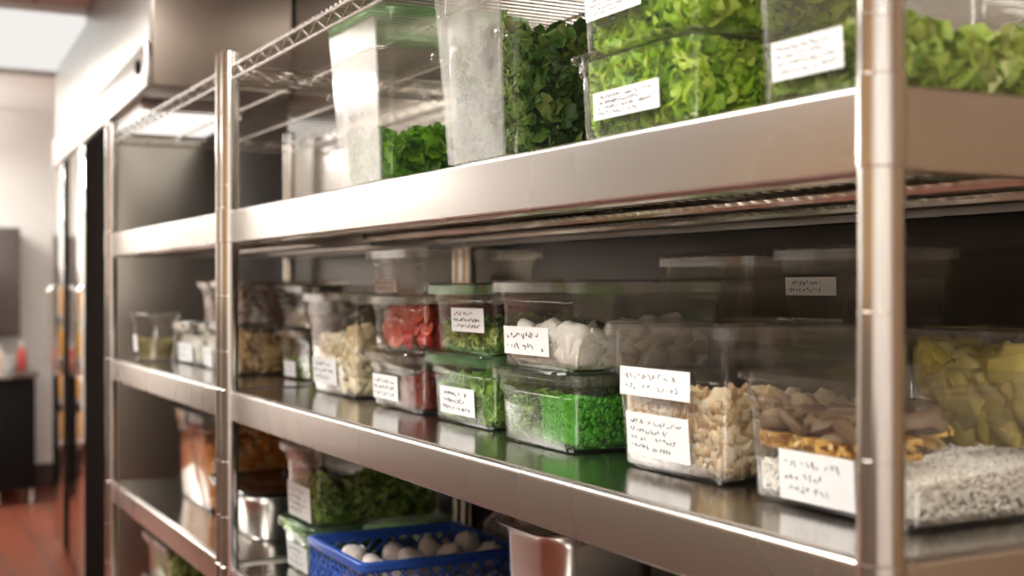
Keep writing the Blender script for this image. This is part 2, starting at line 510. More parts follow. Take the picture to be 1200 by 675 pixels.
# ------------------------------------------------------------------ shelving
def shelf_unit(name, ua, ub, label, pitch):
    """ua near end, ub far end (post centres)"""
    t = thing(name, (-(ua + ub) / 2, 0, 0), label, 'shelving unit', 'stainless shelving units')
    hl = (ub - ua) / 2
    pr = .0178
    for sx in (1, -1):
        for yy in (0, DEPTH - .02):
            p = MB()
            ztop = Z_WIRE + .035
            p.lathe([(pr, .034), (pr, ztop - .004)], 32, sx * hl, yy)
            p.lathe([(pr, ztop - .004), (pr * .9, ztop - .001), (pr * .7, ztop)], 32, sx * hl, yy)
            z = .207
            while z < ztop - .03:       # rolled height marks
                p.lathe([(pr - .0002, z - .0016), (pr + .0006, z - .0012), (pr + .0006, z + .0012), (pr - .0002, z + .0016)], 32, sx * hl, yy, False, False)
                z += .1123
            po = p.build('post', STEEL_POST, t)
            ft = MB()
            ft.lathe([(.017, 0), (.0185, .004), (.0185, .012), (.012, .018), (.008, .032)], 16, sx * hl, yy)
            ft.build('foot', BLACK, po)
            # collars where the decks grip the post
            for zz in (Z_MID, Z_TOP, Z_LOW):
                cb = MB()
                cb.lathe([(pr + .0012, zz - .066), (pr + .0012, zz + .003)], 32, sx * hl, yy, False, False)
                cb.lathe([(pr, zz - .067), (pr + .0012, zz - .066)], 32, sx * hl, yy, False, False)
                cb.lathe([(pr + .0012, zz + .003), (pr, zz + .004)], 32, sx * hl, yy, False, False)
                cb.build('collar', STEEL_POST, po)

    def parts_for(z, hf, wire_under, nm):
        s = MB()
        w, d1 = hl, DEPTH - .02
        hw, hd, cy = w, d1 / 2, d1 / 2
        b = .006
        prof = [(-.014, z - hf + .012), (-.014, z - hf), (-.002, z - hf), (0, z - hf + .002)]
        for i in range(6):
            a = math.pi / 2 * i / 5
            prof.append((-b + b * math.cos(a), z - b + b * math.sin(a)))
        s.rings([[(x, cy + y, zz) for x, y in rr(hw + o, hd + o, max(.001, .006 + o), 3)] for o, zz in prof], False, True)
        so = s.build(nm, STEEL_X, t)
        # deck plate of its own finish: a thin worn sheet on the tray
        pl = MB()
        pl.bbox((-hw + .010, .010, z), (hw - .010, d1 - .010, z + .0012), .0006, 1)
        pl.build('deck_sheet', STEEL_DECK, so)
        # underside: sheet and stiffening bar
        us = MB()
        us.box((-hw + .015, .015, z - .012), (hw - .015, d1 - .015, z - .009))
        us.build('underside_sheet', STEEL_X, so, False)
        rb = MB()
        if wire_under:
            for yy in (.10, .30, .46):
                rb.tube([(-hw + .016, yy, z - hf + .012), (hw - .016, yy, z - hf + .012)], .008, 10)
            k = int(2 * hw / .026)
            for i in range(k):
                xx = -hw + .02 + i * (2 * hw - .04) / (k - 1)
                rb.tube([(xx, .016, z - hf + .026), (xx, d1 - .016, z - hf + .026)], .0022, 5)
            rb.build('wire_grid', CHROME, so)
        else:
            for yy in (.14, .40):
                rb.box((-hw + .016, yy - .02, z - .05), (hw - .016, yy + .02, z - .012))
            rb.build('stiffener', STEEL_X, so)

    parts_for(Z_TOP, .068, True, 'upper_shelf')
    parts_for(Z_MID, .060, False, 'middle_shelf')
    parts_for(Z_LOW, .058, False, 'lower_shelf')
    parts_for(Z_BOT, .058, False, 'bottom_shelf')
    # wire shelf on top
    wv = MB()
    z = Z_WIRE
    d1 = DEPTH - .02
    for yy in (0.0, d1):
        wv.tube([(-hl + .016, yy, z), (hl - .016, yy, z)], .0035, 8)
        wv.tube([(-hl + .016, yy, z - .026), (hl - .016, yy, z - .026)], .003, 8)
        n = int(2 * hl / .04)
        pts = []
        for i in range(n + 1):
            pts.append((-hl + .02 + i * (2 * hl - .04) / n, yy, z - .003 if i % 2 else z - .023))
        wv.tube(pts, .002, 5)
    for xx in (-hl + .004, hl - .004):
        wv.tube([(xx, .018, z), (xx, d1 - .018, z)], .0035, 8)
        wv.tube([(xx, .018, z - .026), (xx, d1 - .018, z - .026)], .003, 8)
        pts = [(xx, .02 + i * (d1 - .04) / 14, z - .003 if i % 2 else z - .023) for i in range(15)]
        wv.tube(pts, .002, 5)
    for yy in (.18, .36):
        wv.tube([(-hl + .006, yy, z - .006), (hl - .006, yy, z - .006)], .003, 8)
    k = int(2 * hl / pitch)
    for i in range(k):
        xx = -hl + .022 + i * (2 * hl - .044) / (k - 1)
        wv.tube([(xx, -.002, z + .004), (xx, d1 + .002, z + .004)], .0019, 5)
    wv.build('wire_shelf', CHROME, t)
    return t


shelf_unit('shelving_unit', U0, U1, 'long near stainless shelving unit, end post closest to the camera, full of clear food bins', .022)
shelf_unit('shelving_unit', U2, U3, 'short far stainless shelving unit between the long unit and the cooler cabinet', .06)


# ------------------------------------------------------------------ bins
FL = .009           # rim flange


class Bin:
    pass


def tub_mesh(w, d, h, zs, tp, t=.0026, r=.026, step=.0045):
    hw, hd = w / 2 - FL - .003, d / 2 - FL - .003
    outer = [(-tp - .011, 0), (-tp - .004, .0015), (-tp - .0005, .007), (-step, zs - .004), (-.0004, zs), (0, zs + .002), (0, h - .006), (FL - .001, h - .006), (FL, h - .004), (FL, h - .001), (FL - .001, h)]
    inner = [(-t, h), (-t - .0004, zs + .002 + t), (-step - t, zs - .004 - t * .3), (-tp - .0005 - t, .007 + t), (-tp - .004 - t * 1.4, .0015 + t), (-tp - .011 - t, t)]
    m = MB()
    m.rings([[(x, y, z) for x, y in rr(hw + o, hd + o, max(.004, r + o), 6)] for o, z in outer + inner])
    return m


def lid_mesh(w, d, h, r=.026):
    hw, hd = w / 2 - FL - .003, d / 2 - FL - .003
    prof = [(-.012, h + .0006), (FL + .0008, h + .0006), (FL + .0008, h - .012), (FL + .0030, h - .012), (FL + .0030, h + .002), (FL + .0005, h + .0052), (-.004, h + .0052), (-.0095, h + .0022)]
    m = MB()
    m.rings([[(x, y, z) for x, y in rr(hw + o, hd + o, max(.004, r + o), 6)] for o, z in prof])
    return m


STROKES = random.Random(11)


def writing(w, h, rows, heavy=.0011):
    """illegible hand lettering: short pen strokes in rows, as ribbons with thickness"""
    m = MB()
    rs = STROKES
    rh = h * .84 / rows
    for k in range(rows):
        zc = h * .42 - (k + .5) * rh
        x = -w * .44
        end = w * rs.uniform(.18, .44)
        while x < end:
            gw = rs.uniform(.35, .7) * rh
            if rs.random() < .16:
                x += gw
                continue
            px, pz = x, zc + rs.uniform(-.25, .25) * rh
            for s in range(rs.randint(2, 3)):
                qx, qz = x + rs.uniform(0, gw), zc + rs.uniform(-.34, .34) * rh
                dx, dz = qx - px, qz - pz
                ln = math.hypot(dx, dz)
                if ln < 1e-4:
                    continue
                nx, nz = -dz / ln * heavy / 2, dx / ln * heavy / 2
                m.add([(px - nx, 0, pz - nz), (qx - nx, 0, qz - nz), (qx + nx, 0, qz + nz), (px + nx, 0, pz + nz),
                       (px - nx, -.0002, pz - nz), (qx - nx, -.0002, qz - nz), (qx + nx, -.0002, qz + nz), (px + nx, -.0002, pz + nz)],
                      [(0, 1, 2, 3), (4, 7, 6, 5), (0, 4, 5, 1), (1, 5, 6, 2), (2, 6, 7, 3), (3, 7, 4, 0)])
                px, pz = qx, qz
            x += gw * 1.25
    return m


def put_label(b, x, z, w, h, rows=3, ink=INK, roll=0, mat=None):
    """sticker on the front wall of a bin at local (x, z)"""
    tilt = math.atan((b.tp - .0045) / (b.zs - .007)) if z < b.zs else 0
    if z < b.zs:
        off = -b.tp + (b.tp - .0045) * (z - .007) / (b.zs - .011)
    else:
        off = 0
    yf = -(b.d / 2 - FL - .003 + off)
    if z < b.zs and z + h / 2 > b.zs - .002:
        yf = -(b.d / 2 - FL - .003); tilt = 0
    lm = MB()
    n = 6
    # paper with a slight lift at the corners
    vs, fs = [], []
    for j in range(2):
        for i in range(n + 1):
            for s in (0, 1):
                xx = -w / 2 + w * i / n
                zz = -h / 2 + h * s
                vs.append((xx, -.0004 * j - .0003 * (abs(xx) / (w / 2)) ** 4, zz))
    k = 2 * (n + 1)
    for i in range(n):
        a = 2 * i
        fs.append((a, a + 1, a + 3, a + 2))
        fs.append((k + a, k + a + 2, k + a + 3, k + a + 1))
        fs.append((a, a + 2, k + a + 2, k + a))
        fs.append((a + 1, k + a + 1, k + a + 3, a + 3))
    fs.append((0, k, k + 1, 1)); fs.append((2 * n, 2 * n + 1, k + 2 * n + 1, k + 2 * n))
    lm.add(vs, fs)
    lo = lm.build('label', mat or PAPER, b.root, True)
    lo['label'] = 'white paper sticker with handwriting'
    # front leans outwards towards the top
    lo.matrix_local = Matrix.Translation((x, yf - .0010, z)) @ Matrix.Rotation(tilt, 4, 'X') @ Matrix.Rotation(roll, 4, 'Y')
    wr = writing(w * .96, h * .92, rows, (.0008 if ink is INKGREY else .0012) if h > .03 else .0009)
    wo = wr.build('writing', ink, lo, False)
    wo.location = (0, -.0009, 0)
    return lo


def food_bin(u0, u1, y0, d, z, h, label, name='storage_bin', lid=True, zf=.76, tp=None, mat=None, lidmat=None, group='clear food storage bins', labels=(), r=.026, cat='food bin'):
    """rim runs from u0 (near) to u1 (far); front rim at y0; stands at height z"""
    b = Bin()
    b.w, b.d, b.h = u1 - u0, d, h
    b.zs = h * zf
    b.tp = tp if tp is not None else .0045 + .045 * h * zf
    b.mat = mat or CLEAR
    b.r, b.step = r, .0045
    b.x, b.y, b.z = -(u0 + u1) / 2, y0 + d / 2, z
    b.root = thing(name, (b.x, b.y, b.z), label, cat, group)
    tub_mesh(b.w, d, h, b.zs, b.tp, r=r).build('tub', b.mat, b.root)
    if lid:
        lid_mesh(b.w, d, h, r).build('lid', lidmat or LIDCLEAR, b.root)
    b.top = z + h + (.0032 if lid else 0)
    b.u0, b.u1, b.y0 = u0, u1, y0
    for pxbox in labels:
        x0, y0p, x1, y1p = pxbox[:4]
        rows = pxbox[4] if len(pxbox) > 4 else 3
        ink = pxbox[5] if len(pxbox) > 5 else INK
        yf = y0 + FL + .003
        for _ in range(2):
            uu0, uu1 = ray_u(x0, yf), ray_u(x1, yf)
            um = (uu0 + uu1) / 2
            zm = ray_z((y0p + y1p) / 2, um, yf) - z
            if zm < b.zs:
                yf = y0 + FL + .003 + b.tp - (b.tp - .0045) * (zm - .007) / (b.zs - .011)
        ww = uu0 - uu1
        xm = -um - b.x
        # keep it on the flat of the front
        lim = b.w / 2 - FL - .003 - b.tp - .012
        ww = min(ww, 2 * lim)
        xm = max(-lim + ww / 2, min(lim - ww / 2, xm))
        hh = abs(y1p - y0p) * (um * math.cos(YAW) + (yf + DV) * math.sin(YAW)) / FPX
        zm = max(hh / 2 + .006, min(h - .012 - hh / 2, zm))
        put_label(b, xm, zm, ww, hh, rows, ink)
    return b


# ------------------------------------------------------------------ food heaps
def rot_rand(rs, front=0.0):
    m = Matrix.Rotation(rs.uniform(0, 6.28), 3, 'Z') @ Matrix.Rotation(rs.uniform(0, 6.28), 3, 'X') @ Matrix.Rotation(rs.uniform(0, 6.28), 3, 'Y')
    return m


ICO = None


def ico():
    global ICO
    if ICO is None:
        p = (1 + 5 ** .5) / 2
        v = [Vector(a).normalized() for a in ((-1, p, 0), (1, p, 0), (-1, -p, 0), (1, -p, 0), (0, -1, p), (0, 1, p), (0, -1, -p), (0, 1, -p), (p, 0, -1), (p, 0, 1), (-p, 0, -1), (-p, 0, 1))]
        f = [(0, 11, 5), (0, 5, 1), (0, 1, 7), (0, 7, 10), (0, 10, 11), (1, 5, 9), (5, 11, 4), (11, 10, 2), (10, 7, 6), (7, 1, 8), (3, 9, 4), (3, 4, 2), (3, 2, 6), (3, 6, 8), (3, 8, 9), (4, 9, 5), (2, 4, 11), (6, 2, 10), (8, 6, 7), (9, 8, 1)]
        ICO = (v, f)
    return ICO


def g_leaf(rs, s):
    """curled, ruffled leaf patch"""
    nx, ny = 4, 6
    vs, fs = [], []
    ru, ph, cu = rs.uniform(.08, .22), rs.uniform(0, 6), rs.uniform(.3, 1.3)
    for j in range(ny + 1):
        t = j / ny
        half = (.12 + .88 * math.sin(math.pi * (t * .86 + .1)) ** .7) * .42
        for i in range(nx + 1):
            q = i / nx * 2 - 1
            x = q * half * (1 + .1 * math.sin(7 * t + ph))
            y = t - .5
            z = cu * (.25 * q * q * half - .35 * (t - .5) ** 2) + ru * abs(q) * math.sin(t * 15 + ph + q) * .8 - .05 * (1 - abs(q))
            vs.append(Vector((x, y, z)) * s)
    for j in range(ny):
        for i in range(nx):
            a = j * (nx + 1) + i
            fs.append((a, a + 1, a + nx + 2, a + nx + 1))
    return vs, fs


def g_curl(rs, s):
    """frilly clump: ruffled disc, as in parsley or kale"""
    n = 10
    vs = [Vector((0, 0, 0))]
    ph = rs.uniform(0, 6)
    for k, rad in ((0, .25), (1, .5)):
        for i in range(n):
            a = 2 * math.pi * i / n
            z = (.06, .24)[k] * math.sin(3 * a + ph) + (.05, .16)[k] * rs.uniform(-1, 1) + (.05, .15)[k]
            q = rad * (1 + .25 * math.sin(5 * a + ph) * k)
            vs.append(Vector((q * math.cos(a), q * math.sin(a), z)))
    vs = [v * s for v in vs]
    fs = [(0, 1 + i, 1 + (i + 1) % n) for i in range(n)]
    fs += [(1 + i, 1 + n + i, 1 + n + (i + 1) % n, 1 + (i + 1) % n) for i in range(n)]
    return vs, fs


def g_blob(rs, s):
    v, f = ico()
    k = Vector((rs.uniform(.7, 1.15), rs.uniform(.7, 1.1), rs.uniform(.6, 1)))
    return [Vector((p.x * k.x, p.y * k.y, p.z * k.z)) * s * .5 * rs.uniform(.9, 1.1) for p in v], f


def g_pea(rs, s):
    v, f = ico()
    return [p * s * .5 for p in v], f


def g_cube(rs, s):
    k = [s * .5 * rs.uniform(.75, 1.2) for _ in range(3)]
    m = MB()
    b = .22
    vs = []
    fs = []
    for ax in range(3):
        for sg in (-1, 1):
            q = []
            for a, c in ((-1, -1), (1, -1), (1, 1), (-1, 1)):
                p = [0, 0, 0]
                p[ax] = sg * k[ax]
                p[(ax + 1) % 3] = a * k[(ax + 1) % 3] * (1 - b)
                p[(ax + 2) % 3] = c * k[(ax + 2) % 3] * (1 - b)
                q.append(len(vs)); vs.append(Vector(p))
            fs.append(tuple(q) if sg > 0 else tuple(reversed(q)))
    # bridge the bevels through a hull-like set of quads and corner triangles
    import itertools
    idx = {}
    for i, p in enumerate(vs):
        ax = max(range(3), key=lambda a: abs(abs(p[a]) - k[a]) < 1e-9 and 1 or 0)
        sg = tuple(1 if c > 0 else -1 for c in p)
        idx[(sg, ax)] = i
    for ax in range(3):
        a1, a2 = (ax + 1) % 3, (ax + 2) % 3
        for s1, s2 in itertools.product((-1, 1), repeat=2):
            lo = [0, 0, 0]; hi = [0, 0, 0]
            lo[ax], hi[ax] = -1, 1
            lo[a1] = hi[a1] = s1
            lo[a2] = hi[a2] = s2
            lo, hi = tuple(lo), tuple(hi)
            fs.append((idx[(lo, a1)], idx[(hi, a1)], idx[(hi, a2)], idx[(lo, a2)]))
    for sg in itertools.product((-1, 1), repeat=3):
        fs.append((idx[(sg, 0)], idx[(sg, 1)], idx[(sg, 2)]))
    return vs, fs


def g_shred(rs, s):
    """thin bent strip"""
    n = 4
    vs, fs = [], []
    bend = rs.uniform(-.5, .5)
    w = rs.uniform(.06, .1)
    for i in range(n + 1):
        t = i / n - .5
        for a, c in ((-1, -1), (1, -1), (1, 1), (-1, 1)):
            vs.append(Vector((t, a * w + bend * t * t, c * w * .7 + .3 * bend * t * t)) * s)
    for i in range(n):
        for k in range(4):
            a, b2 = i * 4 + k, i * 4 + (k + 1) % 4
            fs.append((a, b2, b2 + 4, a + 4))
    fs += [(3, 2, 1, 0), (n * 4, n * 4 + 1, n * 4 + 2, n * 4 + 3)]
    return vs, fs


def g_slice(rs, s):
    """irregular thick slice"""
    n = 9
    ph = rs.uniform(0, 6)
    el = rs.uniform(.55, 1)
    th = rs.uniform(.10, .2)
    loop = []
    for i in range(n):
        a = 2 * math.pi * i / n
        q = .5 * (1 + .18 * math.sin(2 * a + ph) + .1 * math.sin(3 * a))
        loop.append((q * math.cos(a), q * math.sin(a) * el))
    vs = []
    for z, k in ((-th, .85), (-th * .4, 1), (th * .4, 1), (th, .85)):
        vs += [Vector((x * k, y * k, z + .12 * x * x)) * s for x, y in loop]
    fs = []
    for j in range(3):
        for i in range(n):
            fs.append((j * n + i, j * n + (i + 1) % n, (j + 1) * n + (i + 1) % n, (j + 1) * n + i))
    fs += [tuple(reversed(range(n))), tuple(range(3 * n, 4 * n))]
    return vs, fs


def heap(b, name, label, cat, gen, size, n, level, mat, seed=1, ceil=9, core=True, base=0.0, group=None, flat=.0, top=.3, inset=.0012, smooth=True, x0=-1, x1=1, y1=1.0):
    """pieces packed against the walls and over the top of a bin; level = height or function of (fx, fy) in -1..1"""
    rs = random.Random(seed * 77 + 5)
    lev = level if callable(level) else (lambda fx, fy, q=level: q + .008 * math.sin(3.1 * fx + seed) * math.cos(2.3 * fy + seed))
    t = .0026

    def half(z):
        k = max(0, min(1, (z - .007) / (b.zs - .011)))
        o = -b.tp + (b.tp - b.step) * k - .0004
        if z < .012:
            o -= (.012 - z) * 1.1
        return b.w / 2 - FL - .003 + o - t - inset, b.d / 2 - FL - .003 + o - t - inset

    zmin = t + .0012 + base

    def keep(p, e=0.0):
        """press a point back inside the rounded walls"""
        p.z = min(max(zmin, p.z), b.h - .006, ceil)
        hw, hd = half(p.z)
        hw -= e; hd -= e
        r = max(.014, (b.r - (b.w / 2 - FL - .003 - hw)) + .006)
        p.x = max(-hw, min(hw, p.x)); p.y = max(-hd, min(hd, p.y))
        dx, dy = abs(p.x) - (hw - r), abs(p.y) - (hd - r)
        if dx > 0 and dy > 0:
            q = math.hypot(dx, dy)
            if q > r:
                p.x = math.copysign(hw - r + dx * r / q, p.x)
                p.y = math.copysign(hd - r + dy * r / q, p.y)
        return p

    m = MB()
    if core:
        nx, ny = 10, 10
        loops = []
        g = size * .35
        # lumpy inner body: a grid top with skirt
        vs, fs = [], []
        for j in range(ny + 1):
            for i in range(nx + 1):
                fx, fy = i / nx * 2 - 1, j / ny * 2 - 1
                fx2 = x0 + (x1 - x0) * (fx + 1) / 2
                zt = max(zmin + .002, lev(fx2, fy) - size * .3 + size * .12 * rs.uniform(-1, 1))
                hw, hd = half(zt)
                vs.append(Vector((fx2 * (hw - g), fy * (hd - g), zt)))
        k = len(vs)
        for j in range(ny + 1):
            for i in range(nx + 1):
                fx, fy = i / nx * 2 - 1, j / ny * 2 - 1
                fx2 = x0 + (x1 - x0) * (fx + 1) / 2
                hw, hd = half(zmin)
                vs.append(Vector((fx2 * (hw - g), fy * (hd - g), zmin)))
        for j in range(ny):
            for i in range(nx):
                a = j * (nx + 1) + i
                fs.append((a, a + 1, a + nx + 2, a + nx + 1))
                fs.append((k + a, k + a + nx + 1, k + a + nx + 2, k + a + 1))
        rim = [i for i in range(nx + 1)] + [j * (nx + 1) + nx for j in range(1, ny + 1)] + [ny * (nx + 1) + i for i in reversed(range(nx))] + [j * (nx + 1) for j in reversed(range(1, ny))]
        for q in range(len(rim)):
            a, c = rim[q], rim[(q + 1) % len(rim)]
            fs.append((a, k + a, k + c, c))
        vs = [keep(p, .001) for p in vs]
        m.add(vs, fs)
    for i in range(n):
        s = size * rs.uniform(.7, 1.25)
        q = rs.random()
        fx, fy, kind = rs.uniform(x0, x1), rs.uniform(-1, 1), 'f'
        if q < top:
            kind = 't'
        elif q < top + (1 - top) * .5:
            fy = -1
        elif q < top + (1 - top) * .85:
            fx = x1; kind = 'r'
        else:
            fx = x0; kind = 'l'
        zl = lev(fx, fy)
        if zl is None:
            continue
        z = zl + rs.uniform(-.35, .1) * s if kind == 't' else zmin + (zl - zmin) * rs.random()
        hw, hd = half(z)
        d = s * rs.uniform(.15, .4)
        x = max(-hw + d, min(hw - d, fx * hw))
        y = max(-hd + d, min(hd - d, fy * hd))
        if kind == 'r': x -= rs.uniform(0, .25) * s
        if kind == 'f' and fy == -1: y += rs.uniform(0, .25) * s
        vs, fs = gen(rs, s)
        if flat and rs.random() < flat:
            if kind == 'f':
                M3 = Matrix.Rotation(R(90) + rs.uniform(-.5, .5), 3, 'X') @ Matrix.Rotation(rs.uniform(0, 6.28), 3, 'Z')
            elif kind in 'rl':
                M3 = Matrix.Rotation(R(90) + rs.uniform(-.5, .5), 3, 'Y') @ Matrix.Rotation(rs.uniform(0, 6.28), 3, 'Z')
            else:
                M3 = Matrix.Rotation(rs.uniform(-.6, .6), 3, 'X') @ Matrix.Rotation(rs.uniform(-.6, .6), 3, 'Y') @ Matrix.Rotation(rs.uniform(0, 6.28), 3, 'Z')
        else:
            M3 = rot_rand(rs)
        out = []
        for p in vs:
            p = M3 @ p + Vector((x, y, z))
            out.append(keep(p, abs(.0007 * math.sin(p.x * 900 + p.y * 700 + p.z * 800))))
        m.add(out, fs)
    o = m.build(name, mat, None, smooth, 60)
    o.location = (b.x, b.y, b.z)
    return tag(o, label, cat, group, 'stuff')


ZM, ZT, ZL, ZB = Z_MID + .0013, Z_TOP + .0013, Z_LOW + .0013, Z_BOT + .0013
G = INKGREY

# ---- middle shelf, near unit, from the near end to the far end
A = food_bin(.765, 1.03, .085, .265, ZM, .127, 'wide clear open bin of white grains behind the nearest shelf post', lid=False, zf=.8,
             labels=[(915, 532, 1003, 592, 3, G)], mat=CLEAR_WORN)
heap(A, 'white_grains', 'white grains filling the bottom of the bin behind the nearest post', 'grains', g_blob, .006, 3600,
     lambda fx, fy: .046 + .006 * fx + .006 * fy + .004 * math.sin(5 * fx), F_GRAIN, 3, top=.45, ceil=.0525)
heap(A, 'orange_shreds', 'orange and cream shreds lying on the white grains near the post', 'shredded food', g_shred, .035, 420,
     lambda fx, fy: None if fx + .6 * fy > .1 else .062 + .008 * math.sin(2.2 * fx + 2.6) - .004 * fy, F_SHRED, 4, core=False, base=.0495, ceil=.069, top=.75, x1=.6)
heap(A, 'brown_slices', 'brown slices lying on top of the orange shreds near the post', 'sliced food', g_slice, .048, 120,
     lambda fx, fy: None if fx + .6 * fy > .0 else .084 + .006 * math.sin(2 * fx + 1), F_BROWN, 5, core=False, base=.0655, ceil=.092, top=.85, x1=.5, flat=.8)

B = food_bin(1.045, 1.288, .095, .27, ZM, .168, 'tall clear bin of sliced mushrooms with two white labels', zf=.66,
             labels=[(732, 432, 814, 466, 2, G), (736, 486, 809, 538, 4, G)], tp=.012, mat=CLEAR_WORN)
heap(B, 'sliced_mushrooms', 'cream sliced mushrooms in the tall bin with two labels', 'mushrooms', g_slice, .032, 900,
     lambda fx, fy: .074 + .012 * fx - .010 * fy + .006 * math.sin(6 * fx), F_MUSH, 6, flat=.3)

C1 = food_bin(1.345, 1.575, .09, .27, ZM, .099, 'low clear bin of bright green peas and herbs', zf=.72, mat=GREENISH)
heap(C1, 'green_peas', 'bright green peas filling the near side of the low bin', 'peas', g_pea, .0085, 2300,
     lambda fx, fy: .062 + .006 * fx + .003 * math.sin(5 * fy), F_PEAS, 7, x0=.16, top=.3)
heap(C1, 'chopped_chives', 'chopped dark green herbs beside the peas in the low bin', 'herbs', g_curl, .020, 650,
     lambda fx, fy: .056 + .010 * math.sin(2.4 * fx + 1.5), F_HERB, 8, x1=.0, flat=.4)
C2 = food_bin(1.345, 1.575, .09, .27, C1.top, .114, 'large clear bin of white slices, one bold label, stacked on the pea bin', zf=.8,
              labels=[(592, 383, 644, 416, 2)])
heap(C2, 'white_slices', 'thick white slices in the bin stacked on the green peas', 'white slices', g_slice, .062, 200,
     lambda fx, fy: .036 + .004 * math.sin(3 * fx), F_WHITE, 9, flat=1.0, top=.45)

D1 = food_bin(1.62, 1.858, .115, .265, ZM, .105, 'green-tinted low bin of light green leaves with a green lid', zf=.74, mat=GREENISH, lidmat=GREENLID,
              labels=[(517, 454, 557, 486, 3)])
heap(D1, 'parsley_leaves', 'light green leaves in the low bin under the green lid', 'leaves', g_curl, .026, 800,
     lambda fx, fy: .064 + .010 * math.sin(2.5 * fx + .8), F_PARSLEY, 10, flat=.5)
D2 = food_bin(1.625, 1.855, .118, .26, D1.top, .104, 'small labelled bin of chopped greens stacked on the green-lidded bin', zf=.8, lidmat=GREENLID,
              labels=[(530, 361, 568, 389, 3)])
heap(D2, 'chopped_greens', 'chopped greens in the upper bin over the green-lidded bin', 'chopped greens', g_leaf, .026, 500,
     lambda fx, fy: .040 + .012 * math.sin(2 * fx + 2), F_PARSLEY, 11, flat=.4)

E1 = food_bin(1.885, 2.13, .118, .265, ZM, .096, 'low bin of dark red chopped beets under the tomatoes', zf=.76,
              labels=[(438, 439, 467, 468, 3)])
heap(E1, 'chopped_beets', 'dark red chopped beets in the bin under the tomatoes', 'beets', g_cube, .014, 1200,
     lambda fx, fy: .040 + .022 * max(-.3, fx), F_BEET, 12)
E2 = food_bin(1.888, 2.128, .12, .26, E1.top, .094, 'clear bin of red tomatoes between the beet bin and an empty bin', zf=.8)
E3 = food_bin(1.888, 2.128, .12, .26, E2.top, .076, 'empty lidded clear bin on top of the tomato bin', zf=.72,
              labels=[(440, 328, 466, 343, 2, G)], mat=CLEAR_WORN)


# cut tomatoes: individuals
def tomato_mesh(seed):
    rs = random.Random(seed)
    sk = MB()
    n, k = 12, 5
    r = .019
    loops = []
    for j in range(k):
        a = math.pi / 2 * (1 - j / (k - 1)) * .97
        rad = r * math.cos(a)
        loops.append([(rad * math.cos(2 * math.pi * i / n) * (1 + .05 * math.sin(5 * 2 * math.pi * i / n)), rad * math.sin(2 * math.pi * i / n), -r * .85 * math.sin(a)) for i in range(n)])
    sk.rings(loops, True, False)
    fl = MB()
    ls = []
    for rad, z in ((r, 0), (r * .86, .0012), (r * .8, .0005), (r * .45, -.0005), (r * .3, .0015), (.001, .0015)):
        ls.append([(rad * math.cos(2 * math.pi * i / n) * (1 + .05 * math.sin(5 * 2 * math.pi * i / n)), rad * math.sin(2 * math.pi * i / n), z) for i in range(n)])
    fl.rings(ls, False, True)
    return sk, fl


rs = random.Random(5)
sk, fl = tomato_mesh(1)
tom_me = sk.build('tomato_half', F_TOM)
cut_me = fl.build('cut_face', F_TOMIN, tom_me)
spots = []
hw = E2.w / 2 - FL - .003 - E2.tp - .0026 - .0175
hd = E2.d / 2 - FL - .003 - E2.tp - .0026 - .0205
for lay in range(3):
    z = .0205 + lay * .023
    nx, ny = 6, 7
    for i in range(nx):
        for j in range(ny):
            x = -hw + 2 * hw * i / (nx - 1)
            y = -hd + 2 * hd * j / (ny - 1)
            if not (j == 0 or i == nx - 1 or (i == 0) or lay == 2):
                continue
            spots.append((x, y, z + rs.uniform(-.001, .001), j == 0, i == nx - 1))
first = True
for x, y, z, fr, rt in spots:
    if first:
        o, c = tom_me, cut_me
        first = False
    else:
        o = tom_me.copy(); COL.objects.link(o)
        c = cut_me.copy(); COL.objects.link(c); c.parent = o
    o.location = (E2.x + x, E2.y + y, E2.z + z)
    s = rs.uniform(.84, .92)
    o.scale = (s, s, s)
    if fr and rs.random() < .75:
        o.rotation_euler = (R(90) + rs.uniform(-.5, .5), 0, rs.uniform(-.5, .5))
    elif rt and rs.random() < .75:
        o.rotation_euler = (R(90) + rs.uniform(-.5, .5), 0, R(90) + rs.uniform(-.5, .5))
    else:
        o.rotation_euler = (rs.uniform(0, 6), rs.uniform(0, 6), rs.uniform(0, 6))
    tag(o, 'cut red tomato half packed in the tomato bin', 'tomato', 'cut tomatoes in the bin')

Fb = food_bin(2.20, 2.475, .118, .28, ZM, .196, 'tall clear bin of pale cream chunks left of the tomato stack', zf=.80, tp=.014,
              labels=[(366, 419, 393, 449, 3)])
heap(Fb, 'cream_cauliflower', 'pale cream chunks in the tall bin beside the tomato stack', 'cauliflower', g_blob, .036, 520,
     lambda fx, fy: .108 + .015 * fx - .01 * math.sin(4 * fx), F_CREAM, 13)

# ---- back row, middle shelf
K2 = food_bin(.80, 1.09, .356, .172, ZM, .164, 'bin of yellow squash pieces behind the white grains', mat=CLEAR_WORN, tp=.012)
heap(K2, 'yellow_squash', 'yellow and green squash pieces in the bin behind the grains', 'squash', g_slice, .055, 260,
     lambda fx, fy: .122 + .012 * math.sin(4 * fx), F_YELLOW, 14, flat=.4)
K1a = food_bin(1.105, 1.335, .385, .145, ZM, .125, 'dim empty bin behind the mushroom bin', mat=CLEAR_WORN)
K1 = food_bin(1.105, 1.335, .385, .145, K1a.top, .130, 'dim labelled bin on the back row above the mushroom bin', mat=CLEAR_WORN,
              labels=[(893, 325, 949, 346, 2)])
K3a = food_bin(1.37, 1.60, .385, .145, ZM, .125, 'dim empty bin behind the pea bin', mat=CLEAR_WORN)
K3 = food_bin(1.37, 1.60, .385, .145, K3a.top, .125, 'dim unlabelled bin on the back row above the white slices', mat=CLEAR_WORN)

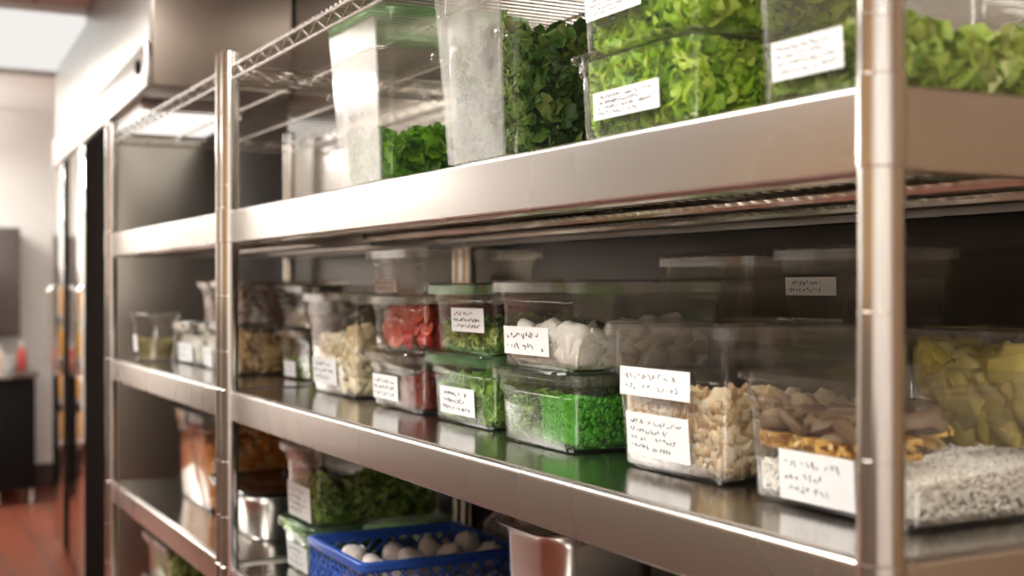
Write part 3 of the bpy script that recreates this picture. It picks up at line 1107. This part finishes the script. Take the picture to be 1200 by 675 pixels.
# ---- middle shelf, far unit
G1 = food_bin(2.63, 2.895, .19, .27, ZM, .112, 'low bin with a small label just past the double posts', labels=[(334, 423, 347, 441, 2, G)])
heap(G1, 'pale_greens', 'pale greens in the low bin just past the double posts', 'greens', g_curl, .03, 260, .035, F_PARSLEY, 15, flat=.4)
G2 = food_bin(2.63, 2.895, .19, .27, G1.top, .096, 'upper bin holding whitish pieces just past the double posts')
heap(G2, 'whitish_pieces', 'whitish pieces in the upper bin just past the double posts', 'vegetables', g_slice, .045, 120, .04, F_WHITE, 16, flat=.5)
H1 = food_bin(2.925, 3.145, .10, .32, ZM, .118, 'bin of brown croutons behind the double posts')
heap(H1, 'brown_croutons', 'brown crunchy croutons in the bin behind the double posts', 'croutons', g_cube, .024, 620, .094, F_CRUST, 17)
H2 = food_bin(2.925, 3.145, .10, .32, H1.top, .102, 'bin of crumpled pale food on top of the croutons')
heap(H2, 'pale_crumples', 'crumpled pale pieces in the bin on top of the croutons', 'food pieces', g_leaf, .06, 160, .075, F_PINK, 18, flat=.4)
I3 = food_bin(3.165, 3.315, .115, .25, ZM, .110, 'narrow labelled bin under the pinkish bin', labels=[(231, 405, 244, 427, 2, G)])
heap(I3, 'white_cubes', 'white cubes in the narrow bin under the pinkish bin', 'cheese cubes', g_cube, .022, 260, .075, F_WHITE, 19)
I3b = food_bin(3.165, 3.315, .115, .25, I3.top, .108, 'pinkish bin on top of the narrow labelled bin', mat=CLEAR_WORN)
heap(I3b, 'pink_pieces', 'pinkish pieces in the bin above the narrow labelled bin', 'food pieces', g_leaf, .05, 160, .065, F_PINK, 20, flat=.4)
I2 = food_bin(3.335, 3.60, .115, .25, ZM, .110, 'low bin with two labels next to the round jar', labels=[(198, 402, 208, 423, 2, G), (211, 402, 226, 423, 2, G)])
heap(I2, 'white_chunks', 'white and green chunks in the low bin next to the jar', 'vegetables', g_cube, .026, 240, .06, F_WHITE, 21)

# round deli jar
jr = thing('storage_jar', (-3.685, .095, ZM), 'round clear jar of nuts at the far end of the middle shelf', 'jar', None)
jm = MB()
jm.lathe([(.046, 0), (.052, .003), (.055, .010), (.062, .118), (.066, .122), (.066, .128), (.063, .129), (.0605, .127), (.0595, .118), (.0525, .012), (.049, .0055), (.02, .004)], 28)
jm.build('jar_body', CLEAR, jr)
jl = MB()
jl.lathe([(.03, .1296), (.0668, .1296), (.0668, .120), (.069, .120), (.069, .133), (.066, .137), (.058, .137), (.055, .134)], 28)
jl.build('lid', LIDCLEAR, jr)
lm = MB()
vs, fs = [], []
for i in range(7):
    a = R(-128 + 10 * i)
    for z in (.028, .075):
        rad = .0575 + (.062 - .055) * (z - .03) / .108
        vs.append((rad * math.cos(a), rad * math.sin(a), z))
        vs.append(((rad + .0005) * math.cos(a), (rad + .0005) * math.sin(a), z))
for i in range(6):
    a = 4 * i
    fs += [(a + 1, a + 5, a + 7, a + 3), (a, a + 2, a + 6, a + 4), (a, a + 4, a + 5, a + 1), (a + 2, a + 3, a + 7, a + 6)]
fs += [(0, 1, 3, 2), (24, 26, 27, 25)]
lm.add(vs, fs)
lo = lm.build('label', PAPER, jr); lo['label'] = 'white paper sticker on the jar'
nm = MB()
rs = random.Random(9)
nm.lathe([(.03, .0065), (.044, .008), (.044, .045), (.02, .052)], 16)
for i in range(420):
    vs, fs = g_blob(rs, .014)
    z = rs.uniform(.012, .062)
    a = rs.uniform(0, 6.28)
    q = rs.choice((.045, .043, .03, .02)) if z > .05 else .045
    c = Vector((q * math.cos(a), q * math.sin(a), z))
    out = []
    for p in vs:
        p = rot_rand(rs) @ p + c
        p.z = max(.0062, p.z)
        lim = (.0485 + (p.z - .0055) * .06) if p.z > .012 else .0470
        rad = math.hypot(p.x, p.y)
        if rad > lim:
            p.x *= lim / rad; p.y *= lim / rad
        out.append(p)
    nm.add(out, fs)
no = nm.build('mixed_nuts', F_NUT, None, True, 60)
no.location = jr.location
tag(no, 'brown and green nuts inside the round jar', 'nuts', None, 'stuff')

# ---- upper shelf
def tall_bin(u0, u1, y0, d, h, label, lid_green):
    """tall bin with a straight frosted front panel and a shouldered neck"""
    b = Bin()
    b.w, b.d, b.h = u1 - u0, d, h
    b.zs, b.tp = h * .77, .016
    b.mat = CLEAR
    b.r, b.step = .03, .006
    b.x, b.y, b.z = -(u0 + u1) / 2, y0 + d / 2, ZT
    b.root = thing('storage_bin', (b.x, b.y, b.z), label, 'food bin', 'clear food storage bins')
    tub_mesh(b.w, d, h, b.zs, b.tp, r=.03, step=.006).build('tub', CLEAR, b.root)
    lid_mesh(b.w, d, h, .03).build('lid', GREENLID if lid_green else LIDCLEAR, b.root)
    # shoulder bead on the sides and back
    hw, hd = b.w / 2 - FL - .003, d / 2 - FL - .003
    sh = MB()
    pts = [(x, y, b.zs + .001) for x, y in rr(hw + .0035, hd + .0035, .033, 5)]
    pts = [p for p in pts]
    sh.tube(pts + [pts[0]], .0032, 8)
    sh.build('shoulder_bead', CLEAR, b.root)
    # frosted front panel, leaning with the front wall, over the full height
    fp = MB()
    wb, wt = hw - b.tp - .020, hw - .022
    zz0, zz1 = .007, h - .014
    yb, yt = -(hd - b.tp) - .0072, -(hd) - .0072
    n = 8
    vs, fs = [], []
    for j in range(n + 1):
        t = j / n
        z = zz0 + (zz1 - zz0) * t
        w2 = wb + (wt - wb) * t + .012
        y = yb + (yt - yb) * t
        vs += [(-w2, y, z), (w2, y, z), (w2, y + .003, z), (-w2, y + .003, z)]
    for j in range(n):
        for k in range(4):
            a, c = 4 * j + k, 4 * j + (k + 1) % 4
            fs.append((a, c, c + 4, a + 4))
    fs += [(3, 2, 1, 0), (4 * n, 4 * n + 1, 4 * n + 2, 4 * n + 3)]
    fp.add(vs, fs)
    fo = fp.build('front_panel', FROST, b.root)
    fo['label'] = 'frosted front panel misted with condensation'
    for sx in (-1, 1):
        cl = MB()
        cl.bbox((sx * (wt + .012) - .006, yt - .002, h * .58 - .006), (sx * (wt + .012) + .006, yt + .012, h * .58 + .006), .002)
        cl.build('clip', LIDCLEAR, b.root)
    wr = writing(.10, .07, 3, .002)
    wo = wr.build('writing', INKGREY, fo, False)
    tl = math.atan((yb - yt) / (zz1 - zz0))
    wo.matrix_local = Matrix.Translation((0, (yb + yt) / 2 - .0006 + .002, h * .42)) @ Matrix.Rotation(tl, 4, 'X')
    return b


T1 = tall_bin(1.775, 2.02, .012, .28, .268, 'tall bin with green lid and frosted front, basil in the bottom', True)
heap(T1, 'basil_leaves', 'green basil leaves in the bottom of the tall green-lidded bin', 'basil', g_leaf, .036, 650,
     lambda fx, fy: .078 + .008 * math.sin(5 * fx) + .01 * math.sin(4 * fy + 1), F_BASIL, 22, flat=.4)
T2 = tall_bin(1.365, 1.60, .012, .28, .268, 'tall bin with misted front holding dark spring greens', False)
heap(T2, 'spring_greens', 'dark mixed spring greens in the tall misted bin', 'salad greens', g_leaf, .042, 950,
     lambda fx, fy: .165 + .012 * math.sin(4 * fx) + .015 * math.sin(3 * fy), F_SPRING, 23, flat=.35)
T3 = food_bin(.985, 1.235, .012, .30, ZT, .096, 'lower bin of bright lettuce on the upper shelf', zf=.8,
              labels=[(697, 101, 774, 134, 4, G)], lid=False, group='clear food storage bins')
heap(T3, 'lettuce_leaves', 'bright chopped lettuce in the lower bin on the upper shelf', 'lettuce', g_leaf, .045, 800,
     lambda fx, fy: .088 + .004 * math.sin(5 * fx), F_LETTUCE, 24, flat=.5)
T3b = food_bin(.985, 1.235, .012, .30, T3.top + .0005, .15, 'bright lettuce bin stacked on the other lettuce bin', zf=.85,
               labels=[(688, -12, 752, 16, 4, G)])
heap(T3b, 'lettuce_leaves', 'bright chopped lettuce in the stacked upper bin', 'lettuce', g_leaf, .045, 800,
     lambda fx, fy: .12 + .004 * math.sin(5 * fx), F_LETTUCE, 25, flat=.5)
T4 = food_bin(.725, .93, .012, .32, ZT, .19, 'tall labelled lettuce bin at the near end of the upper shelf', zf=.85, tp=.012,
              labels=[(906, 41, 990, 88, 4, G)])
heap(T4, 'lettuce_leaves', 'pale green lettuce at the bottom of the near upper bin', 'lettuce', g_leaf, .036, 700,
     lambda fx, fy: .046 + .004 * fx + .006 * math.sin(6 * fy), F_ROMAINE, 26, flat=.35)

# ---- lower shelf
L1 = food_bin(3.14, 3.50, .09, .36, ZL, .245, 'large deep bin of diced orange squash on the lower shelf', zf=.85, tp=.018, lid=False)
heap(L1, 'diced_squash', 'diced orange squash in the large deep bin', 'squash', g_cube, .034, 900,
     lambda fx, fy: .165 + .012 * math.sin(4 * fx) + .01 * fy, F_ORANGE, 27)


def steel_pan(u0, u1, y0, d, z, h, label, r=.04):
    b = thing('steel_pan', (-(u0 + u1) / 2, y0 + d / 2, z), label, 'steel pan', 'steel food pans')
    w = u1 - u0
    hw, hd = w / 2 - .012, d / 2 - .012
    tp, t = .012, .0014
    prof = [(-tp - .018, 0), (-tp - .008, .002), (-tp - .001, .012), (-.004, h - .02), (0, h - .008), (.004, h - .003), (.011, h - .004), (.012, h - .002), (.0105, h), (.003, h), (-.002, h - .006), (-.004 - t, h - .02), (-tp - .001 - t, .012 + t), (-tp - .009, .002 + t), (-tp - .018, t)]
    m = MB()
    m.rings([[(x, y, zz) for x, y in rr(hw + o, hd + o, max(.006, r + o), 8)] for o, zz in prof])
    m.build('pan_body', STEEL_PAN, b)
    return b, w, hw, hd


P1, pw_, phw, phd = steel_pan(2.72, 3.105, .085, .33, ZL, .105, 'shallow steel pan behind the double posts on the lower shelf', .07)
pl = MB()
pl.rings([[(x, y, z) for x, y in rr(phw + o, phd + o, .04, 8)] for o, z in ((.009, .1065), (.010, .108), (.006, .112), (-.02, .112), (-.03, .1085))])
pl.build('lid', GLASSBLACK, P1)
kn = MB()
kn.lathe([(.012, .109), (.010, .118), (.020, .124), (.020, .132), (.012, .136)], 16)
kn.build('knob', GLASSBLACK, P1)

N1 = food_bin(2.33, 2.545, .09, .32, ZL, .098, 'green-tinted lidded bin under the kale bin', zf=.76, mat=GREENISH, lidmat=GREENLID,
              labels=[(338, 641, 361, 670, 3)])
heap(N1, 'pale_leaves', 'pale green leaves in the bin under the kale', 'leaves', g_curl, .03, 260, .03, F_PARSLEY, 28, flat=.4)
N2 = food_bin(2.335, 2.542, .092, .316, N1.top, .150, 'labelled clear bin of curly kale stacked on the green-lidded bin', zf=.8,
              labels=[(331, 566, 361, 606, 4)])
heap(N2, 'curly_kale', 'curly dark green kale in the stacked bin on the lower shelf', 'kale', g_curl, .038, 950,
     lambda fx, fy: .070 + .012 * math.sin(4 * fy) + .012 * math.sin(3 * fx), F_KALE, 29, flat=.2)

# blue crate
CU0, CU1, CY0, CY1, CH = 2.03, 2.322, .085, .405, .096
crate = thing('plastic_crate', (-(CU0 + CU1) / 2, (CY0 + CY1) / 2, ZL), 'blue lattice plastic crate on the lower shelf', 'crate')
hw, hd = (CU1 - CU0) / 2, (CY1 - CY0) / 2
m = MB()
m.rings([[(x, y, z) for x, y in rr(hw + o, hd + o, .012 + o, 4)] for o, z in ((-.010, 0), (-.008, .0), (-.008, .022), (-.0105, .022), (-.0105, .004), (-.012, .004))])
m.build('base', BLUE, crate)
m = MB()
m.rings([[(x, y, z) for x, y in rr(hw + o, hd + o, .014, 4)] for o, z in ((-.010, CH - .018), (-.003, CH - .018), (0, CH - .014), (0, CH - .002), (-.002, CH), (-.010, CH))], closed=True)
m.build('rim', BLUE, crate)
for nm_, ax, sg in (('side_lattice', 0, 1), ('side_lattice', 0, -1), ('side_lattice', 1, 1), ('side_lattice', 1, -1)):
    m = MB()
    half = (hd if ax == 0 else hw) - .012
    pos = (hw if ax == 0 else hd) - .0085
    z0, z1 = .020, CH - .016
    step = .026
    k = int((2 * half + (z1 - z0)) / step) + 1

    def P(a, z):
        return (sg * pos, a, z) if ax == 0 else (a, sg * pos, z)
    for i in range(k + 1):
        for dr in (1, -1):
            a0 = -half - (z1 - z0) + i * step
            p0, p1 = (a0, z0), (a0 + (z1 - z0), z1)
            # clip to the side's width
            if p1[0] < -half or p0[0] > half:
                continue
            if p0[0] < -half: p0 = (-half, z0 + (-half - a0))
            if p1[0] > half: p1 = (half, z0 + (half - a0))
            if dr < 0: p0, p1 = (-p0[0], p0[1]), (-p1[0], p1[1])
            m.tube([P(*p0), P(*p1)], .0022, 6)
    for a in (-half, 0, half):
        m.tube([P(a, z0), P(a, z1)], .0035, 6)
    m.build(nm_, BLUE, crate)


# garlic bulbs in the crate: individuals
def bulb_mesh():
    m = MB()
    n = 20
    loops = []
    for r, z in ((.003, 0), (.013, .001), (.021, .007), (.0245, .016), (.022, .025), (.014, .033), (.0075, .036), (.006, .0385), (.0065, .040), (.004, .041)):
        lobes = .09 if .005 < z < .034 else .02
        loops.append([(r * (1 + lobes * math.cos(8 * 2 * math.pi * i / n * n / n)) * math.cos(2 * math.pi * i / n), r * (1 + lobes * math.cos(8 * 2 * math.pi * i / n)) * math.sin(2 * math.pi * i / n), z - .02) for i in range(n)])
    m.rings(loops)
    return m


gb = bulb_mesh().build('garlic_bulb', GARLIC, None, True, 60)
rs = random.Random(21)
first = True
for lay in range(2):
    nx, ny = ((4, 5), (3, 4))[lay]
    for i in range(nx):
        for j in range(ny):
            x = -hw + .045 + (2 * hw - .09) * (i + (.0 if lay == 0 else .2)) / (nx - 1 + (.4 if lay else 0))
            y = -hd + .045 + (2 * hd - .09) * j / (ny - 1)
            if x < -.035:
                continue
            o = gb if first else gb.copy()
            if not first: COL.objects.link(o)
            first = False
            s = rs.uniform(.95, 1.12)
            o.scale = (s, s, s)
            z = ZL + .0285 + lay * .047 + (0 if lay == 0 else rs.uniform(0, .006))
            o.location = (crate.location.x + x + rs.uniform(-.004, .004), crate.location.y + y + rs.uniform(-.004, .004), z)
            o.rotation_euler = (rs.uniform(-1.5, 1.5) * lay, rs.uniform(-1.5, 1.5) * lay, rs.uniform(0, 6))
            tag(o, 'whitish garlic bulb lying in the blue crate', 'garlic', 'garlic bulbs in the blue crate')

# crumpled clear bag behind the crate
bag = MB()
n, k = 26, 12
loops = []
for j in range(k):
    t = j / (k - 1)
    ring = []
    for i in range(n):
        a = 2 * math.pi * i / n
        q = (math.sin(math.pi * (.06 + .80 * t)) ** .55)
        wob = 1 + .22 * noise.noise(Vector((math.cos(a) * 2.2, math.sin(a) * 2.2, t * 4))) + .10 * noise.noise(Vector((math.cos(a) * 6, math.sin(a) * 6, t * 9)))
        ring.append((.125 * q * wob * math.cos(a), .058 * q * wob * math.sin(a), .150 * t + .01 * (wob - 1)))
    loops.append(ring)
zmin = min(p[2] for lp in loops for p in lp)
loops = [[(x, y, max(0, z - zmin)) for x, y, z in lp] for lp in loops]
bag.rings(loops)
bo = bag.build('plastic_bag', BAGPLASTIC, None, True, 25)
bo.location = (-2.16, .482, ZL)
tag(bo, 'crumpled clear plastic bag behind the blue crate', 'bag')

# tall steel pans near the crate
P2, _, p2w, p2d = steel_pan(1.375, 1.565, .085, .20, ZL, .255, 'tall rounded steel container in front, right of the blue crate', .045)
P3, _, _, _ = steel_pan(1.585, 1.80, .25, .24, ZL, .235, 'dark steel container between the crate and the tall steel container', .04)

# ---- bottom shelf, far unit
Q1 = food_bin(3.36, 3.70, .055, .30, ZB, .112, 'bottom-shelf lidded clear bin under another bin')
heap(Q1, 'pale_slices', 'pale slices in the lower of the two bottom-shelf bins', 'vegetables', g_slice, .05, 160, .07, F_WHITE, 30, flat=.4)
Q2 = food_bin(3.36, 3.70, .055, .30, Q1.top, .116, 'bottom-shelf bin of white and green vegetables stacked on top')
heap(Q2, 'mixed_vegetables', 'white and green vegetables in the upper bottom-shelf bin', 'vegetables', g_blob, .045, 200,
     lambda fx, fy: .06 + .02 * fx, F_PARSLEY, 31)

# ------------------------------------------------------------------ built-in cooler past the shelves
ck = thing('cooler_cabinet', (-3.955, .143, 0), 'tall built-in steel cooler cabinet past the end of the shelving', 'cooler', None, -R(2.7))
H0, H1, LEN, DP = EYE + .62, CEIL - .004, 2.95, .44
m = MB()
m.bbox((-LEN, 0, H0), (0, DP, H1), .006)
hd_ = m.build('header', STEEL_CASE, ck)
m = MB()
m.bbox((-LEN, -.006, H0 + .14), (-.004, -.001, H1 - .002), .002)
m.build('header_face', STEEL_FACE, hd_)['label'] = 'bright steel face of the header'
m = MB()
m.bbox((-LEN, -.020, H0 - .004), (.002, -.0015, H0 + .136), .006)
m.build('header_rail', STEEL_BRIGHT, hd_)['label'] = 'bright projecting rail'
m = MB()
m.lathe([(.024, 0), (.024, .008), (.018, .012), (.004, .013)], 20)
bd = m.build('dial', BLACK, hd_)
bd.rotation_euler = (R(90), 0, 0)
bd.location = (-.11, -.0205, H0 + .07)
# body below the header, set farther along
X1 = -.93
m = MB()
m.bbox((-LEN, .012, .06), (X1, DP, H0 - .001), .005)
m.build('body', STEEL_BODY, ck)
m = MB()
m.box((-LEN + .05, .03, 0), (X1 - .05, DP - .03, .058))
m.build('plinth', BLACK, ck, False)


def door(x0, x1, mat, frame, nm):
    d = MB()
    d.bbox((x0, -.020, .10), (x1, .010, H0 - .02), .004)
    do = d.build(nm, mat, ck)
    return do


door(-1.575, X1 - .004, BLACKDOOR, None, 'door')['label'] = 'black door'
d2 = door(-2.15, -1.58, STEEL_DOOR, None, 'door')
d2['label'] = 'mirror polished steel door'
d3 = door(-2.42, -2.155, BLACKDOOR, None, 'door_pillar')
d4 = door(-2.945, -2.425, STEEL_DOOR, None, 'door')
for dd, xx in ((d2, -1.64), (d4, -2.88)):
    h = MB()
    h.tube([(xx, -.021, .95), (xx, -.045, .97), (xx, -.045, 1.33), (xx, -.021, 1.35)], .008, 8)
    h.build('handle', STEEL_POST, dd)
# glowing panel added under the header to make a bright white band
sl = thing('added_band_light', (ck.location.x - .60, ck.location.y + .028 + .20, H0 - .045), 'added glowing panel under the cooler header, making a bright white band', 'light', None, -R(2.7))
m = MB(); m.bbox((-.31, -.185, .012), (.29, .155, .044), .004); m.build('housing', WHITEWALL, sl)
m = MB(); m.bbox((-.30, -.18, 0), (.28, .15, .0115), .004); m.build('diffuser', BAND_GLOW, sl)

# ------------------------------------------------------------------ far end of the room
cb = thing('counter_cabinet', (-8.60, .235, 0), 'dark cabinet with steel top against the far wall', 'counter')
m = MB(); m.bbox((-.33, -.12, .10), (.30, .12, .78), .006); m.build('carcass', BLACK, cb)
m = MB(); m.bbox((-.34, -.13, .781), (.32, .14, .82), .005); m.build('counter_top', STEEL_PAN, cb)
for sx in (-.29, .27):
    for sy in (-.10, .10):
        m = MB(); m.lathe([(.018, 0), (.02, .02), (.015, .03), (.015, .099)], 12, sx, sy); m.build('leg', STEEL_PAN, cb)
wc = thing('wall_cabinet', (-8.82, .21, 1.03), 'dark grey box hanging on the far wall above the counter', 'wall cabinet')
m = MB(); m.bbox((-.175, -.14, 0), (.16, .10, .70), .008); m.build('body', principled('dark_grey_cabinet', (.10, .085, .075), .45), wc)
m = MB(); m.bbox((.161, -.135, .01), (.172, .095, .69), .003); m.build('door', principled('dark_grey_door', (.12, .10, .09), .4), wc)
# small things on the counter
rs = random.Random(3)
for i, (x, y, kind) in enumerate(((-.05, -.06, 'cup'), (.08, -.02, 'cup'), (.05, .07, 'bottle'), (.20, -.08, 'bottle'))):
    if kind == 'cup':
        t = tag(MB().build('x', PAPER), None)
        bpy.data.objects.remove(t)
        m = MB(); m.lathe([(.028, 0), (.031, .003), (.038, .085), (.040, .088), (.038, .0885), (.036, .084), (.029, .006), (.01, .005)], 20)
        o = m.build('paper_cup', PAPER)
        tag(o, 'white paper cup on the far counter', 'cup', 'cups on the far counter')
    else:
        m = MB(); m.lathe([(.026, 0), (.029, .004), (.029, .10), (.024, .12), (.012, .135), (.012, .15)], 20)
        o = bpy.data.objects.new('squeeze_bottle', None); COL.objects.link(o)
        m.build('bottle_body', principled('bottle_red_%d' % i, ((.5, .06, .04), (.75, .6, .5))[i % 2], .35), o)
        m = MB(); m.lathe([(.0135, .151), (.0135, .158), (.006, .162), (.003, .185)], 14); m.build('cap', PAPER, o)
        tag(o, ('red', 'beige')[i % 2] + ' squeeze bottle on the far counter', 'bottle', None)
    o.location = (cb.location.x + x, cb.location.y + y, .8205)

# unseen rack of packaged goods, added for the steel doors to mirror
rk = thing('added_goods_rack', (-8.72, -.235, 0), 'added low rack of orange and yellow packages, mirrored in the cooler doors', 'rack')
for sx in (-.22, .22):
    for sy in (-.30, .30):
        m = MB(); m.tube([(sx, sy, 0), (sx, sy, 1.55)], .012, 8); m.build('post', CHROME, rk)
for z in (.28, .58, .88, 1.18, 1.5):
    m = MB(); m.bbox((-.235, -.315, z), (.235, .315, z + .02), .004); m.build('shelf', CHROME, rk)
boxcols = [principled('pack_%d' % i, c, .45) for i, c in enumerate(((.85, .33, .03), (.85, .58, .08), (.6, .12, .04), (.8, .7, .5), (.75, .45, .12)))]
for zi, z in enumerate((.301, .601, .901, 1.201)):
    for k in range(4):
        w = .065
        h = rs.uniform(.15, .24)
        m = MB(); m.bbox((-.15, -w, 0), (.20, w, h), .004)
        o = m.build('food_package', boxcols[(zi * 2 + k) % 5])
        o.location = (-8.72, -.235 - .225 + k * .15, z)
        tag(o, ('orange', 'yellow', 'dark orange', 'beige', 'brown yellow')[(zi * 2 + k) % 5] + ' food package on the ' + ('bottom', 'second', 'third', 'fourth')[zi] + ' shelf of the far rack', 'package', 'packages on the added rack')

# ------------------------------------------------------------------ world, camera, colour
w = bpy.data.worlds.new('World')
SC.world = w
w.use_nodes = True
w.node_tree.nodes['Background'].inputs[0].default_value = (1, .93, .85, 1)
w.node_tree.nodes['Background'].inputs[1].default_value = .15

cam = bpy.data.cameras.new('camera')
co = bpy.data.objects.new('camera', cam)
COL.objects.link(co)
cam.sensor_width = 36
cam.lens = FPX / 1200 * 36
cam.shift_y = -1.5 / 1200
cam.clip_start = .02
fwd = Vector((-math.cos(YAW), math.sin(YAW), 0))
co.location = (0, -DV, EYE)
co.rotation_euler = fwd.to_track_quat('-Z', 'Y').to_euler()
cam.dof.use_dof = True
cam.dof.focus_distance = 1.62
cam.dof.aperture_fstop = 3.6
SC.camera = co

SC.view_settings.view_transform = 'Standard'
SC.view_settings.look = 'None'
SC.view_settings.exposure = -.35
SC.view_settings.gamma = 1
SC.view_settings.use_curve_mapping = False
SC.cycles.transparent_max_bounces = 64
SC.cycles.max_bounces = 10
SC.cycles.glossy_bounces = 6
SC.cycles.caustics_reflective = False
SC.cycles.caustics_refractive = False
